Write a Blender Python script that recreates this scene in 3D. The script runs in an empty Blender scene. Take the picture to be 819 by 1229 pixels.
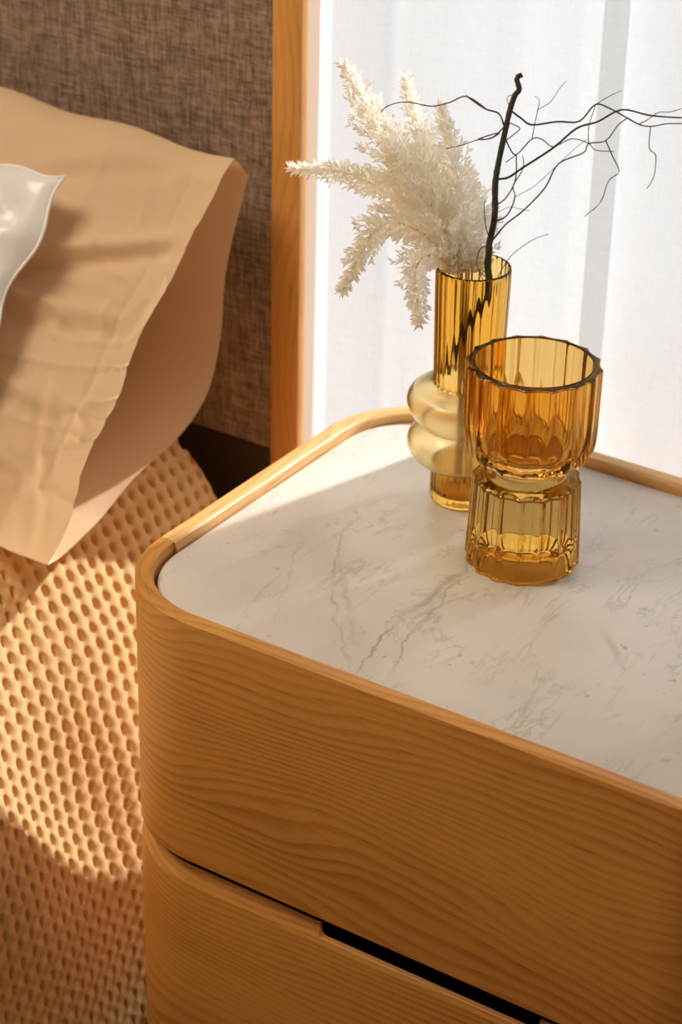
import bpy, math, random
from mathutils import Vector, Matrix, noise

random.seed(7)
S = bpy.context.scene
COL = S.collection
Z0 = 0.55          # height of the nightstand's rim above the floor

# ------------------------------------------------------------------ camera
cd = bpy.data.cameras.new('camera')
cam = bpy.data.objects.new('camera', cd)
COL.objects.link(cam)
PITCH, YAW, ROLL = 0.5025, 0.5740, 0.0222
fw = Vector((-math.sin(YAW)*math.cos(PITCH), math.cos(YAW)*math.cos(PITCH), -math.sin(PITCH)))
rt = Vector((math.cos(YAW), math.sin(YAW), 0))
up = rt.cross(fw)
r2 = rt*math.cos(ROLL) + up*math.sin(ROLL)
u2 = -rt*math.sin(ROLL) + up*math.cos(ROLL)
mw = Matrix((r2, u2, -fw)).transposed().to_4x4()
mw.translation = Vector((1.0367, -1.2251, 0.9476 + Z0))
cam.matrix_world = mw
cd.sensor_fit = 'VERTICAL'
cd.sensor_height = 36.0
cd.lens = 2745.9/1229*36.0
cd.clip_start = 0.05
cd.dof.use_dof = True
cd.dof.focus_distance = 1.80
cd.dof.aperture_fstop = 7.0
S.camera = cam

# ------------------------------------------------------------------ world, sun, exposure
w = bpy.data.worlds.new('sky')
S.world = w
w.use_nodes = True
bg = w.node_tree.nodes['Background']
bg.inputs[0].default_value = (0.88, 0.955, 1.03, 1)
bg.inputs[1].default_value = 0.90

sl = bpy.data.lights.new('sun', 'SUN')
sun = bpy.data.objects.new('sun', sl)
COL.objects.link(sun)
sl.energy = 13.5
sl.angle = math.radians(1.2)
sl.color = (1.0, 0.985, 0.97)
sun.location = (1.5, 5, 5)
to_sun = Vector((0.290, 0.957, 0.71)).normalized()
sun.rotation_euler = to_sun.to_track_quat('Z', 'Y').to_euler()

# added warm fill light, no fixture seen: brightens what faces up or the room
al = bpy.data.lights.new('warm_fill_light', 'AREA')
fill_light = bpy.data.objects.new('warm_fill_light', al)
COL.objects.link(fill_light)
al.shape = 'DISK'; al.size = 0.9; al.energy = 31.0; al.color = (1.0, 0.86, 0.68)
fill_light.location = (-0.80, -0.65, 2.45)
fill_light.rotation_euler = (0, 0, 0)

S.view_settings.view_transform = 'Standard'
S.view_settings.look = 'None'
S.view_settings.gamma = 1.0
S.view_settings.use_curve_mapping = False
S.view_settings.exposure = 0.0
S.cycles.max_bounces = 24
S.cycles.transmission_bounces = 20
S.cycles.transparent_max_bounces = 16
S.cycles.diffuse_bounces = 10
S.cycles.sample_clamp_indirect = 6.0
S.cycles.blur_glossy = 0.3

# ------------------------------------------------------------------ node helpers
class NT:
    def __init__(self, name):
        self.m = bpy.data.materials.new(name)
        self.m.use_nodes = True
        self.t = self.m.node_tree
        self.t.nodes.clear()
        self.out = self.t.nodes.new('ShaderNodeOutputMaterial')
    def n(self, kind, **kw):
        nd = self.t.nodes.new(kind)
        for k, v in kw.items():
            if k.startswith('in_'):
                key = k[3:]
                key = int(key) if key.isdigit() else key
                self.put(nd.inputs[key], v)
            else:
                setattr(nd, k, v)
        return nd
    def put(self, sock, v):
        if isinstance(v, bpy.types.NodeSocket):
            self.t.links.new(v, sock)
        elif isinstance(v, bpy.types.Node):
            self.t.links.new(v.outputs[0], sock)
        else:
            if sock.type == 'RGBA' and len(v) == 3:
                v = (*v, 1)
            sock.default_value = v
    def math(self, op, a, b=0.0, c=0.0, clamp=False):
        nd = self.t.nodes.new('ShaderNodeMath'); nd.operation = op; nd.use_clamp = clamp
        self.put(nd.inputs[0], a); self.put(nd.inputs[1], b)
        if op in ('MULTIPLY_ADD', 'SMOOTH_MIN', 'WRAP'): self.put(nd.inputs[2], c)
        return nd.outputs[0]
    def maprange(self, v, a, b, c=0.0, d=1.0, smooth=True):
        nd = self.t.nodes.new('ShaderNodeMapRange')
        nd.interpolation_type = 'SMOOTHSTEP' if smooth else 'LINEAR'
        self.put(nd.inputs[0], v)
        for i, x in enumerate((a, b, c, d)): nd.inputs[i+1].default_value = x
        return nd.outputs[0]
    def mix(self, f, a, b):
        nd = self.t.nodes.new('ShaderNodeMix'); nd.data_type = 'RGBA'
        self.put(nd.inputs[0], f); self.put(nd.inputs[6], a); self.put(nd.inputs[7], b)
        return nd.outputs[2]
    def scaled(self, vec, s, loc=(0, 0, 0)):
        nd = self.t.nodes.new('ShaderNodeMapping')
        self.put(nd.inputs[0], vec); nd.inputs[1].default_value = loc; nd.inputs[3].default_value = s
        return nd.outputs[0]
    def noise(self, vec, scale=1.0, detail=3.0, rough=0.5, dist=0.0):
        nd = self.n('ShaderNodeTexNoise')
        self.put(nd.inputs['Vector'], vec)
        nd.inputs['Scale'].default_value = scale; nd.inputs['Detail'].default_value = detail
        nd.inputs['Roughness'].default_value = rough; nd.inputs['Distortion'].default_value = dist
        return nd.outputs[0]
    def bump(self, h, strength=0.3, dist=0.001):
        nd = self.n('ShaderNodeBump'); self.put(nd.inputs['Height'], h)
        nd.inputs['Strength'].default_value = strength; nd.inputs['Distance'].default_value = dist
        return nd.outputs[0]
    def principled(self, color, rough=0.5, normal=None, **kw):
        nd = self.n('ShaderNodeBsdfPrincipled')
        self.put(nd.inputs['Base Color'], color); self.put(nd.inputs['Roughness'], rough)
        if normal is not None: self.put(nd.inputs['Normal'], normal)
        for k, v in kw.items(): self.put(nd.inputs[k.replace('_', ' ')], v)
        self.t.links.new(nd.outputs[0], self.out.inputs[0])
        return nd
    def coord(self, which):
        return self.n('ShaderNodeTexCoord').outputs[which]

def wood_mat(name, light, dark, off=(0, 0, 0), ring=85.0, gloss=0.42, eye=None):
    T = NT(name)
    uv = T.scaled(T.coord('UV'), (1, 1, 1), off)
    warp = T.noise(T.scaled(uv, (2.2, 6.5, 1)), 1.0, 2.0, 0.4)
    warp2 = T.noise(T.scaled(uv, (7.0, 60.0, 1)), 1.0, 2.0, 0.5)
    sep = T.n('ShaderNodeSeparateXYZ'); T.put(sep.inputs[0], uv)
    ph = T.math('ADD', T.math('MULTIPLY', sep.outputs[1], ring), T.math('MULTIPLY', warp, 12.0))
    ph = T.math('ADD', ph, T.math('MULTIPLY', warp2, 0.5))
    if eye:                                # cathedral figure where the saw met a growth ring
        gx = T.math('MULTIPLY', T.math('SUBTRACT', sep.outputs[0], eye[0]), 1/eye[2])
        gv = T.math('MULTIPLY', T.math('SUBTRACT', sep.outputs[1], eye[1]), 1/eye[3])
        q = T.math('ADD', T.math('MULTIPLY', gx, gx), T.math('MULTIPLY', gv, gv))
        ph = T.math('ADD', ph, T.math('MULTIPLY', T.math('POWER', 2.718, T.math('MULTIPLY', q, -1.0)), eye[4]))
    fr = T.math('FRACT', T.math('MULTIPLY', ph, 1.4))
    late = T.maprange(fr, 0.30, 0.88)
    late2 = T.maprange(fr, 1.0, 0.90)
    ringv = T.math('MULTIPLY', late, late2)
    pores = T.maprange(T.noise(T.scaled(uv, (26.0, 900.0, 1)), 1.0, 2.0, 0.6), 0.53, 0.72)
    fine = T.noise(T.scaled(uv, (9.0, 420.0, 1)), 1.0, 3.0, 0.6)
    tone = T.noise(T.scaled(uv, (3.0, 12.0, 1), (4, 2, 0)), 1.0, 2.0, 0.5)
    f = T.math('ADD', T.math('MULTIPLY', T.math('MULTIPLY', ringv, T.maprange(tone, 0.25, 0.7, 0.35, 1.0)), 0.62), T.math('MULTIPLY', fine, 0.50))
    f = T.math('ADD', f, T.math('MULTIPLY', T.math('SUBTRACT', tone, 0.5), 0.7))
    f = T.math('SUBTRACT', f, 0.12, clamp=True)
    c = T.mix(f, light, dark)
    c = T.mix(T.math('MULTIPLY', pores, T.math('MULTIPLY_ADD', ringv, 0.5, 0.22)), c, tuple(x*0.45 for x in dark))
    h = T.math('SUBTRACT', T.math('MULTIPLY', fine, 0.4), pores)
    T.principled(c, gloss, T.bump(h, 0.25, 0.0004))
    return T.m

M = {}
M['oak'] = wood_mat('oak_front', (0.66, 0.310, 0.062), (0.42, 0.155, 0.022), eye=(0.36, 0.115, 0.24, 0.050, -4.2))
M['oak_low'] = wood_mat('oak_lower', (0.66, 0.310, 0.062), (0.42, 0.155, 0.022), (3.3, 1.7, 0))
M['oak_rail'] = wood_mat('oak_rail', (0.78, 0.47, 0.175), (0.55, 0.275, 0.075), (7.1, 3.7, 0), 60.0)
M['oak_post'] = wood_mat('oak_post', (0.74, 0.360, 0.090), (0.58, 0.255, 0.055), (1.1, 8.7, 0), 50.0)

def plain(name, col, rough=0.6, **kw):
    T = NT(name)
    nz = T.noise(T.coord('Object'), 12.0, 3.0)
    c = T.mix(T.math('MULTIPLY', nz, 0.35), col, tuple(x*0.8 for x in col))
    T.principled(c, rough, T.bump(T.noise(T.coord('Object'), 220.0, 2.0), 0.08, 0.001), **kw)
    return T.m
M['dark_wood'] = plain('dark_wood', (0.045, 0.024, 0.012), 0.6)
M['inner_dark'] = plain('drawer_shadow_box', (0.03, 0.018, 0.01), 0.8)  # near-black: the shade inside the drawer gaps put into the colour
M['wall'] = plain('cream_plaster', (0.78, 0.70, 0.60), 0.9)
M['ceiling'] = plain('ceiling_paint', (0.8, 0.76, 0.70), 0.9)
M['frame_white'] = plain('window_paint', (0.80, 0.78, 0.74), 0.5)
M['mattress'] = plain('mattress_ticking', (0.45, 0.38, 0.30), 0.9)

# floor boards tone
M['floor'] = wood_mat('floor_oak', (0.22, 0.12, 0.055), (0.14, 0.07, 0.03), (2, 2, 0), 20.0, 0.5)

# marble with grey-green veins laid along a few directions
def marble():
    T = NT('white_veined_marble')
    p = T.coord('Object')
    sep = T.n('ShaderNodeSeparateXYZ'); T.put(sep.inputs[0], p)
    X, Y = sep.outputs[0], sep.outputs[1]
    wob = T.math('SUBTRACT', T.noise(p, 16.0, 5.0, 0.62), 0.5)
    wob2 = T.math('SUBTRACT', T.noise(T.scaled(p, (1, 1, 1), (3, 5, 1)), 45.0, 4.0, 0.65), 0.5)
    broken = T.noise(T.scaled(p, (1, 1, 1), (9, 1, 4)), 38.0, 4.0, 0.7)
    total = None
    def vein(a, b, width, amp, amt, fade=0.03, fine=0.010):
        nonlocal total
        dx, dy = b[0]-a[0], b[1]-a[1]
        L = math.hypot(dx, dy); ux, uy = dx/L, dy/L
        s = T.math('ADD', T.math('MULTIPLY', T.math('SUBTRACT', X, a[0]), ux), T.math('MULTIPLY', T.math('SUBTRACT', Y, a[1]), uy))
        d = T.math('ADD', T.math('MULTIPLY', T.math('SUBTRACT', X, a[0]), -uy), T.math('MULTIPLY', T.math('SUBTRACT', Y, a[1]), ux))
        d = T.math('ADD', d, T.math('ADD', T.math('MULTIPLY', wob, amp), T.math('MULTIPLY', wob2, fine)))
        d = T.math('ABSOLUTE', d)
        m = T.maprange(d, 0.0, width, 1.0, 0.0)
        m = T.math('MULTIPLY', m, T.maprange(s, -fade, fade))
        m = T.math('MULTIPLY', m, T.maprange(s, L+fade, L-fade))
        m = T.math('MULTIPLY', m, T.math('MULTIPLY', T.maprange(broken, 0.3, 0.62, 0.3, 1.0), amt))
        total = m if total is None else T.math('MAXIMUM', total, m)
    vein((0.2416, 0.0359), (0.2312, 0.1254), 0.0022, 0.03, 0.75)
    vein((0.2312, 0.1254), (0.2266, 0.2304), 0.006, 0.035, 0.6)
    vein((0.2642, 0.0461), (0.2478, 0.1153), 0.0022, 0.03, 0.6)
    vein((0.2478, 0.1153), (0.2314, 0.2034), 0.003, 0.03, 0.6)
    vein((0.1115, 0.2044), (0.1511, 0.1297), 0.0025, 0.03, 0.5)
    vein((0.1511, 0.1297), (0.2264, 0.0427), 0.0022, 0.03, 0.4)
    vein((0.1334, 0.1675), (0.2167, 0.0658), 0.004, 0.04, 0.28)
    vein((0.0837, 0.1845), (0.1470, 0.0626), 0.0016, 0.03, 0.3)
    vein((0.3779, 0.1874), (0.4047, 0.1614), 0.007, 0.02, 0.45)
    vein((0.1998, 0.2673), (0.2289, 0.3616), 0.0016, 0.03, 0.3)
    vein((0.2811, 0.2387), (0.2999, 0.3209), 0.0015, 0.03, 0.3)
    vein((0.0725, 0.3271), (0.0916, 0.2634), 0.0015, 0.02, 0.3)
    vein((0.0490, 0.1598), (0.0054, 0.2790), 0.0014, 0.02, 0.22)
    vein((0.3553, 0.2748), (0.3826, 0.3108), 0.0014, 0.02, 0.25)
    vein((0.2274, 0.2006), (0.2158, 0.2610), 0.01, 0.03, 0.35)
    # thin network of hairline veins, stretched along one diagonal
    rot = T.n('ShaderNodeMapping'); T.put(rot.inputs[0], p)
    rot.inputs[2].default_value = (0, 0, math.radians(-38)); rot.inputs[3].default_value = (26, 8, 10)
    nz = T.noise(rot.outputs[0], 1.0, 5.0, 0.6, 0.6)
    hair = T.maprange(T.math('ABSOLUTE', T.math('SUBTRACT', nz, 0.5)), 0.0, 0.022, 1.0, 0.0)
    hmask = T.maprange(T.noise(p, 11.0, 2.0), 0.38, 0.62)
    total = T.math('MAXIMUM', total, T.math('MULTIPLY', T.math('MULTIPLY', hair, hmask), 0.34))
    # small grey specks
    sp = T.maprange(T.noise(T.scaled(p, (1, 0.7, 1)), 130.0, 2.5, 0.55), 0.645, 0.72)
    spm = T.maprange(T.noise(p, 17.0, 2.0), 0.46, 0.62)
    total = T.math('MAXIMUM', total, T.math('MULTIPLY', T.math('MULTIPLY', sp, spm), 0.55))
    cloud = T.noise(p, 9.0, 4.0, 0.6)
    base = T.mix(T.maprange(cloud, 0.3, 0.75), (0.735, 0.690, 0.635), (0.645, 0.600, 0.545))
    c = T.mix(total, base, (0.27, 0.25, 0.215))
    T.principled(c, 0.34, Specular_IOR_Level=0.45)
    return T.m

# woven headboard fabric
def weave():
    T = NT('brown_woven_fabric')
    p = T.coord('Object')
    warpx = T.noise(T.scaled(p, (1, 1, 1)), 30.0, 2.0)
    sep = T.n('ShaderNodeSeparateXYZ'); T.put(sep.inputs[0], p)
    def thread(axis, period, amp):
        return T.math('SINE', T.math('ADD', T.math('MULTIPLY', sep.outputs[axis], 2*math.pi/period), T.math('MULTIPLY', warpx, amp)))
    tv = thread(0, 0.0030, 3.0)
    th = thread(2, 0.0034, 3.0)
    slubh = T.noise(T.scaled(p, (55, 1, 420)), 1.0, 2.0, 0.6)
    slubv = T.noise(T.scaled(p, (420, 1, 50)), 1.0, 2.0, 0.6)
    blot = T.noise(T.scaled(p, (60, 1, 60)), 1.0, 3.0, 0.6)
    f = T.math('ADD', T.math('MULTIPLY', slubh, 0.8), T.math('MULTIPLY', slubv, 0.9))
    f = T.math('ADD', f, T.math('MULTIPLY', blot, 0.35))
    f = T.math('ADD', f, T.math('MULTIPLY', T.math('MULTIPLY', tv, th), 0.08))
    f = T.maprange(f, 0.70, 1.36)
    c = T.mix(f, (0.16, 0.096, 0.058), (0.56, 0.405, 0.290))
    h = T.math('ADD', T.math('MULTIPLY', T.math('MULTIPLY', tv, th), 0.5), T.math('ADD', slubh, slubv))
    T.principled(c, 0.95, T.bump(h, 0.8, 0.0016), Sheen_Weight=0.15)
    return T.m

def cloth(name, col, rough=0.85, weave_scale=900.0, through=0.0, **kw):
    T = NT(name)
    p = T.coord('Object')
    fine = T.noise(p, weave_scale, 2.0)
    broad = T.noise(p, 9.0, 3.0)
    c = T.mix(T.math('MULTIPLY', broad, 0.3), col, tuple(x*0.86 for x in col))
    crk = T.noise(p, 24.0, 4.0, 0.55, 1.2)
    h = T.math('ADD', T.math('MULTIPLY', fine, 0.08), T.math('MULTIPLY', crk, 0.5))
    nb = T.bump(h, 0.5, 0.004)
    pr = T.principled(c, rough, nb, **kw)
    if through:
        tl = T.n('ShaderNodeBsdfTranslucent'); T.put(tl.inputs[0], c); T.put(tl.inputs[1], nb)
        mx = T.n('ShaderNodeMixShader'); mx.inputs[0].default_value = through
        T.t.links.new(pr.outputs[0], mx.inputs[1]); T.t.links.new(tl.outputs[0], mx.inputs[2])
        T.t.links.new(mx.outputs[0], T.out.inputs[0])
    return T.m

def glass(name, col, rough=0.0, ior=1.48):
    T = NT(name)
    p = T.coord('Object')
    g = T.n('ShaderNodeBsdfGlass', distribution='MULTI_GGX')
    T.put(g.inputs['Color'], col); g.inputs['Roughness'].default_value = rough
    g.inputs['IOR'].default_value = ior
    wav = T.noise(T.scaled(p, (90, 90, 18)), 1.0, 2.0, 0.5)
    T.put(g.inputs['Normal'], T.bump(wav, 0.12, 0.0012))
    T.t.links.new(g.outputs[0], T.out.inputs[0])
    return T.m

def sheer(name, col, clear, trans=0.6):
    T = NT(name)
    p = T.coord('Object')
    threads = T.noise(T.scaled(p, (700, 1, 60)), 1.0, 2.0)
    threads2 = T.noise(T.scaled(p, (60, 1, 700)), 1.0, 2.0)
    cc = T.math('MULTIPLY_ADD', T.math('ADD', threads, threads2), 0.10, clear - 0.10)
    tr = T.n('ShaderNodeBsdfTransparent')
    tl = T.n('ShaderNodeBsdfTranslucent'); T.put(tl.inputs[0], col)
    df = T.n('ShaderNodeBsdfDiffuse'); T.put(df.inputs[0], col)
    a = T.n('ShaderNodeMixShader'); a.inputs[0].default_value = trans
    T.t.links.new(df.outputs[0], a.inputs[1]); T.t.links.new(tl.outputs[0], a.inputs[2])
    b = T.n('ShaderNodeMixShader'); T.put(b.inputs[0], cc)
    T.t.links.new(a.outputs[0], b.inputs[1]); T.t.links.new(tr.outputs[0], b.inputs[2])
    T.t.links.new(b.outputs[0], T.out.inputs[0])
    return T.m

def thin_cloth(name, col, trans):
    T = NT(name)
    p = T.coord('Object')
    nz = T.noise(p, 260.0, 2.0)
    c = T.mix(T.math('MULTIPLY', nz, 0.25), col, tuple(x*0.88 for x in col))
    tl = T.n('ShaderNodeBsdfTranslucent'); T.put(tl.inputs[0], c)
    df = T.n('ShaderNodeBsdfDiffuse'); T.put(df.inputs[0], c)
    a = T.n('ShaderNodeMixShader'); a.inputs[0].default_value = trans
    T.t.links.new(df.outputs[0], a.inputs[1]); T.t.links.new(tl.outputs[0], a.inputs[2])
    T.t.links.new(a.outputs[0], T.out.inputs[0])
    return T.m

M['marble'] = marble()
M['weave'] = weave()
M['pillow'] = cloth('beige_cotton', (0.87, 0.645, 0.395), through=0.22)
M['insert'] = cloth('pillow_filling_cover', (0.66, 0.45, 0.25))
M['satin'] = cloth('white_satin', (0.90, 0.88, 0.85), 0.28, 500.0, Sheen_Weight=0.2)
M['blanket'] = cloth('golden_waffle_cotton', (0.77, 0.495, 0.215), 0.92, 1400.0, Sheen_Weight=0.1)
M['amber'] = glass('amber_glass', (0.945, 0.765, 0.43))
M['amber_foot'] = glass('amber_glass_foot', (0.925, 0.765, 0.43))
M['amber_tall'] = glass('amber_glass_thin', (0.99, 0.84, 0.50))
M['amber_pale'] = glass('pale_amber_glass', (1.0, 0.955, 0.81), 0.19, 1.36)
M['sheer'] = sheer('white_sheer', (0.87, 0.925, 0.975), 0.42, 0.17)
M['sheer2'] = sheer('white_sheer_dense', (0.86, 0.895, 0.935), 0.07, 0.18)
M['hem'] = thin_cloth('curtain_hem_cloth', (0.70, 0.58, 0.47), 0.22)
M['plume'] = thin_cloth('cream_plume', (0.99, 0.965, 0.89), 0.55)
M['plume_stem'] = plain('pale_straw', (0.70, 0.58, 0.38), 0.7)
T = NT('dry_twig_bark')
nz = T.noise(T.coord('Object'), 22.0, 2.0)
T.principled(T.mix(T.maprange(nz, 0.35, 0.65), (0.030, 0.040, 0.018), (0.050, 0.022, 0.014)), 0.7,
             T.bump(T.noise(T.coord('Object'), 600.0, 2.0), 0.5, 0.0006))
M['bark'] = T.m
T = NT('dry_red_twig_bark')
T.principled(T.mix(T.noise(T.coord('Object'), 60.0), (0.10, 0.018, 0.030), (0.045, 0.016, 0.014)), 0.6)
M['bark_red'] = T.m
T = NT('clear_window_glass')
a = T.n('ShaderNodeMixShader'); a.inputs[0].default_value = 0.05
tr = T.n('ShaderNodeBsdfTransparent'); gl = T.n('ShaderNodeBsdfGlossy'); gl.inputs['Roughness'].default_value = 0.02
T.t.links.new(tr.outputs[0], a.inputs[1]); T.t.links.new(gl.outputs[0], a.inputs[2]); T.t.links.new(a.outputs[0], T.out.inputs[0])
M['pane'] = T.m

# ------------------------------------------------------------------ mesh helpers
def obj(name, verts, faces, mat, parent=None, uvs=None, smooth=True, sharp=None):
    me = bpy.data.meshes.new(name)
    me.from_pydata([tuple(v) for v in verts], [], faces)
    if uvs:
        lay = me.uv_layers.new(name='UVMap')
        if isinstance(uvs, dict):            # per face corner
            for pi, pol in enumerate(me.polygons):
                for li, uvv in zip(pol.loop_indices, uvs[pi]): lay.data[li].uv = uvv
        else:
            for l in me.loops: lay.data[l.index].uv = uvs[l.vertex_index]
    if smooth:
        me.polygons.foreach_set('use_smooth', [True]*len(me.polygons))
        if sharp: me.set_sharp_from_angle(angle=math.radians(sharp))
    me.materials.append(mat)
    o = bpy.data.objects.new(name, me)
    COL.objects.link(o)
    if parent: o.parent = parent
    return o

def thing(name, label, cat, group=None):
    o = bpy.data.objects.new(name, None)
    o.empty_display_size = 0.05
    COL.objects.link(o)
    tag(o, label, cat, group)
    return o

def tag(o, label, cat, group=None):
    o['label'] = label; o['category'] = cat
    if group: o['group'] = group
    return o

def struct(o, label=None, cat=None):
    o['kind'] = 'structure'
    if label: o['label'] = label
    if cat: o['category'] = cat
    return o

def box_data(a, b, grain=0, bev=0.0):
    """box from corner a to corner b with chamfered edges; uv grain along the given axis"""
    x0, y0, z0 = a; x1, y1, z1 = b
    import bmesh
    bm = bmesh.new()
    bmesh.ops.create_cube(bm, size=1)
    for v in bm.verts:
        v.co = Vector(((x0+x1)/2 + v.co.x*(x1-x0), (y0+y1)/2 + v.co.y*(y1-y0), (z0+z1)/2 + v.co.z*(z1-z0)))
    if bev: bmesh.ops.bevel(bm, geom=list(bm.edges), offset=bev, segments=2, affect='EDGES', profile=0.5)
    bm.normal_update()
    bm.verts.index_update()
    vs = [v.co.copy() for v in bm.verts]
    fs = []; uvs = {}
    oth = [i for i in range(3) if i != grain]
    for k, f in enumerate(bm.faces):
        fs.append([v.index for v in f.verts])
        n = f.normal
        ax = oth[0] if abs(n[oth[1]]) > abs(n[oth[0]]) else oth[1]
        uvs[k] = [(v.co[grain], v.co[ax] + 0.37*ax) for v in f.verts]
    bm.free()
    return vs, fs, uvs

def box(name, a, b, mat, parent=None, grain=0, bev=0.0):
    v, f, uv = box_data(a, b, grain, bev)
    return obj(name, v, f, mat, parent, uv, smooth=bev > 0, sharp=40)

def catmull(pts, n):
    P = [Vector(p) for p in pts]
    P = [P[0]*2 - P[1]] + P + [P[-1]*2 - P[-2]]
    out = []
    for i in range(1, len(P)-2):
        for k in range(n):
            t = k/n
            a, b, c, d = P[i-1], P[i], P[i+1], P[i+2]
            out.append(0.5*((2*b) + (c-a)*t + (2*a-5*b+4*c-d)*t*t + (3*b-a-3*c+d)*t**3))
    out.append(P[-2].copy())
    return out

def tube(pts, radii, seg=6):
    verts, faces = [], []
    ref = Vector((0.3, 0.5, 0.81)).normalized()
    for i, p in enumerate(pts):
        t = (pts[min(i+1, len(pts)-1)] - pts[max(i-1, 0)]).normalized()
        a = t.cross(ref)
        if a.length < 1e-3: a = t.cross(Vector((1, 0, 0)))
        a.normalize(); b = t.cross(a)
        for k in range(seg):
            an = 2*math.pi*k/seg
            verts.append(p + (a*math.cos(an) + b*math.sin(an))*radii[i])
    n = len(pts)
    for i in range(n-1):
        for k in range(seg):
            k2 = (k+1) % seg
            faces.append([i*seg+k, i*seg+k2, (i+1)*seg+k2, (i+1)*seg+k])
    faces.append(list(range(seg-1, -1, -1)))
    faces.append([(n-1)*seg+k for k in range(seg)])
    return verts, faces

def join(parts):
    V, F = [], []
    for v, f in parts:
        o = len(V); V += v; F += [[i+o for i in q] for q in f]
    return V, F

# ------------------------------------------------------------------ the room
def slab(name, a, b, mat, grain=0):
    return struct(box(name, a, b, mat, None, grain))
XL, XR, YF, YB, HC = -3.0, 2.6, -3.2, 0.72, 2.65
fl = thing('floor', 'dark oak plank floor under the bed and nightstand', 'floor'); struct(fl)
del fl['category']
box('subfloor', (XL, YF, -0.06), (XR, YB+0.2, -0.021), M['dark_wood'], fl)
k = 0
px = XL
while px < XR - 1e-6:
    x1 = min(px + 0.14, XR)
    box('plank', (px+0.0008, YF, -0.02), (x1-0.0008, YB+0.2, 0.0 - 0.0004*(k % 3)), M['floor'], fl, 1)
    px = x1; k += 1
WX0, WX1, WZ0, WZ1 = -0.42, 1.75, 0.06, 2.35      # window opening
wb = thing('wall_back', 'cream plaster wall around the tall window', 'wall'); struct(wb); del wb['category']
box('wall_section', (XL, YB, 0), (WX0, YB+0.2, HC), M['wall'], wb)
box('wall_section', (WX1, YB, 0), (XR, YB+0.2, HC), M['wall'], wb)
box('wall_section', (WX0, YB, WZ1), (WX1, YB+0.2, HC), M['wall'], wb)
box('wall_section', (WX0, YB, 0), (WX1, YB+0.2, WZ0), M['wall'], wb)
slab('wall_left', (XL-0.1, YF, 0), (XL, YB+0.2, HC), M['wall'])
slab('wall_right', (XR, YF, 0), (XR+0.1, YB+0.2, HC), M['wall'])
slab('wall_front', (XL-0.1, YF-0.1, 0), (XR+0.1, YF, HC), M['wall'])
slab('ceiling', (XL-0.1, YF, HC), (XR+0.1, YB+0.2, HC+0.1), M['ceiling'])
wn = thing('window_1', 'tall white window behind the sheer curtains', 'window'); struct(wn); del wn['category']
for a, b in (((WX0, 0.86, WZ0), (WX0+0.05, 0.91, WZ1)), ((WX1-0.05, 0.86, WZ0), (WX1, 0.91, WZ1)),
             ((WX0+0.05, 0.86, WZ1-0.05), (WX1-0.05, 0.91, WZ1)), ((WX0+0.05, 0.86, WZ0), (WX1-0.05, 0.91, WZ0+0.05)),
             ((0.72, 0.86, WZ0+0.05), (0.78, 0.91, WZ1-0.05))):
    box('window_frame', a, b, M['frame_white'], wn, 2, 0.004)
box('pane', (WX0+0.05, 0.883, WZ0+0.05), (0.72, 0.887, WZ1-0.05), M['pane'], wn)
box('pane', (0.78, 0.883, WZ0+0.05), (WX1-0.05, 0.887, WZ1-0.05), M['pane'], wn)

# ------------------------------------------------------------------ curtains
def curtain_grid(x0, x1, y0, fold, nx, nz=24, zt=2.5, zb=0.02):
    V, F = [], []
    for j in range(nz+1):
        z = zb + (zt-zb)*j/nz
        for i in range(nx+1):
            x = x0 + (x1-x0)*i/nx
            V.append((x + 0.004*math.sin(z*1.3 + x*3), y0 + fold(x, z), z))
    for j in range(nz):
        for i in range(nx):
            a = j*(nx+1)+i
            F.append([a, a+1, a+nx+2, a+nx+1])
    return V, F
def fold_a(x, z):
    v = 0.006*math.sin(x*13+0.6) + 0.003*math.sin(x*29+1.1+0.3*z)
    v += 0.004*math.exp(-((x+0.072)/0.008)**2)          # a crisp pleat
    v += 0.004*math.exp(-((x-0.05-0.01*z)/0.02)**2)
    return v
def fold_b(x, z):
    return 0.006*math.sin((x-0.1)*21+0.4*z) + 0.003*math.sin((x-0.1)*47+0.8)
cu = thing('sheer_curtain', 'white sheer curtain hanging beside the wood-framed headboard', 'curtain')
v, f = curtain_grid(-0.152, 1.70, 0.560, fold_a, 420)
cpan = obj('curtain_panel', v, f, M['sheer'], cu)
v, f = curtain_grid(-0.205, -0.152, 0.560, fold_a, 14)
hm = obj('side_hem', v, f, M['hem'], cpan); hm['label'] = 'folded cream side hem'
rod = thing('sheer_curtain', 'denser grey-white sheer curtain overlapping behind the bare twig', 'curtain')
v, f = curtain_grid(0.152, 1.70, 0.588, fold_b, 320)
obj('curtain_panel', v, f, M['sheer2'], rod)
vv, ff = tube([Vector((-0.5, 0.58, 2.51)), Vector((1.75, 0.58, 2.51))], [0.012, 0.012], 12)
tag(obj('curtain_rail', vv, ff, M['frame_white']), 'round white curtain rail above the window', 'curtain rail')

# ------------------------------------------------------------------ bed frame with headboard
bed = thing('bed', 'bed with brown woven headboard in an oak frame', 'bed')
PX1 = -0.114; PX0 = PX1 - 0.033
def fabric_panel():
    x0, x1, z0, z1 = -2.0, PX0, Z0-0.12, 1.22
    return box('headboard_panel', (x0, 0.474, z0), (x1, 0.50, z1), M['weave'], bed, 0, 0.004)
fabric_panel()
box('headboard_post', (PX0, 0.47, 0.0), (PX1, 0.482, 1.26), M['oak_post'], bed, 2, 0.0015)
box('headboard_post', (-2.033, 0.47, 0.0), (-2.0, 0.482, 1.26), M['oak_post'], bed, 2, 0.0015)
box('headboard_rail', (-2.0, 0.47, 1.222), (PX0, 0.482, 1.26), M['oak_post'], bed, 0, 0.0015)
box('headboard_back', (-1.98, 0.502, 0.02), (PX0-0.02, 0.53, 1.2), M['dark_wood'], bed, 0, 0.002)
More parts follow.
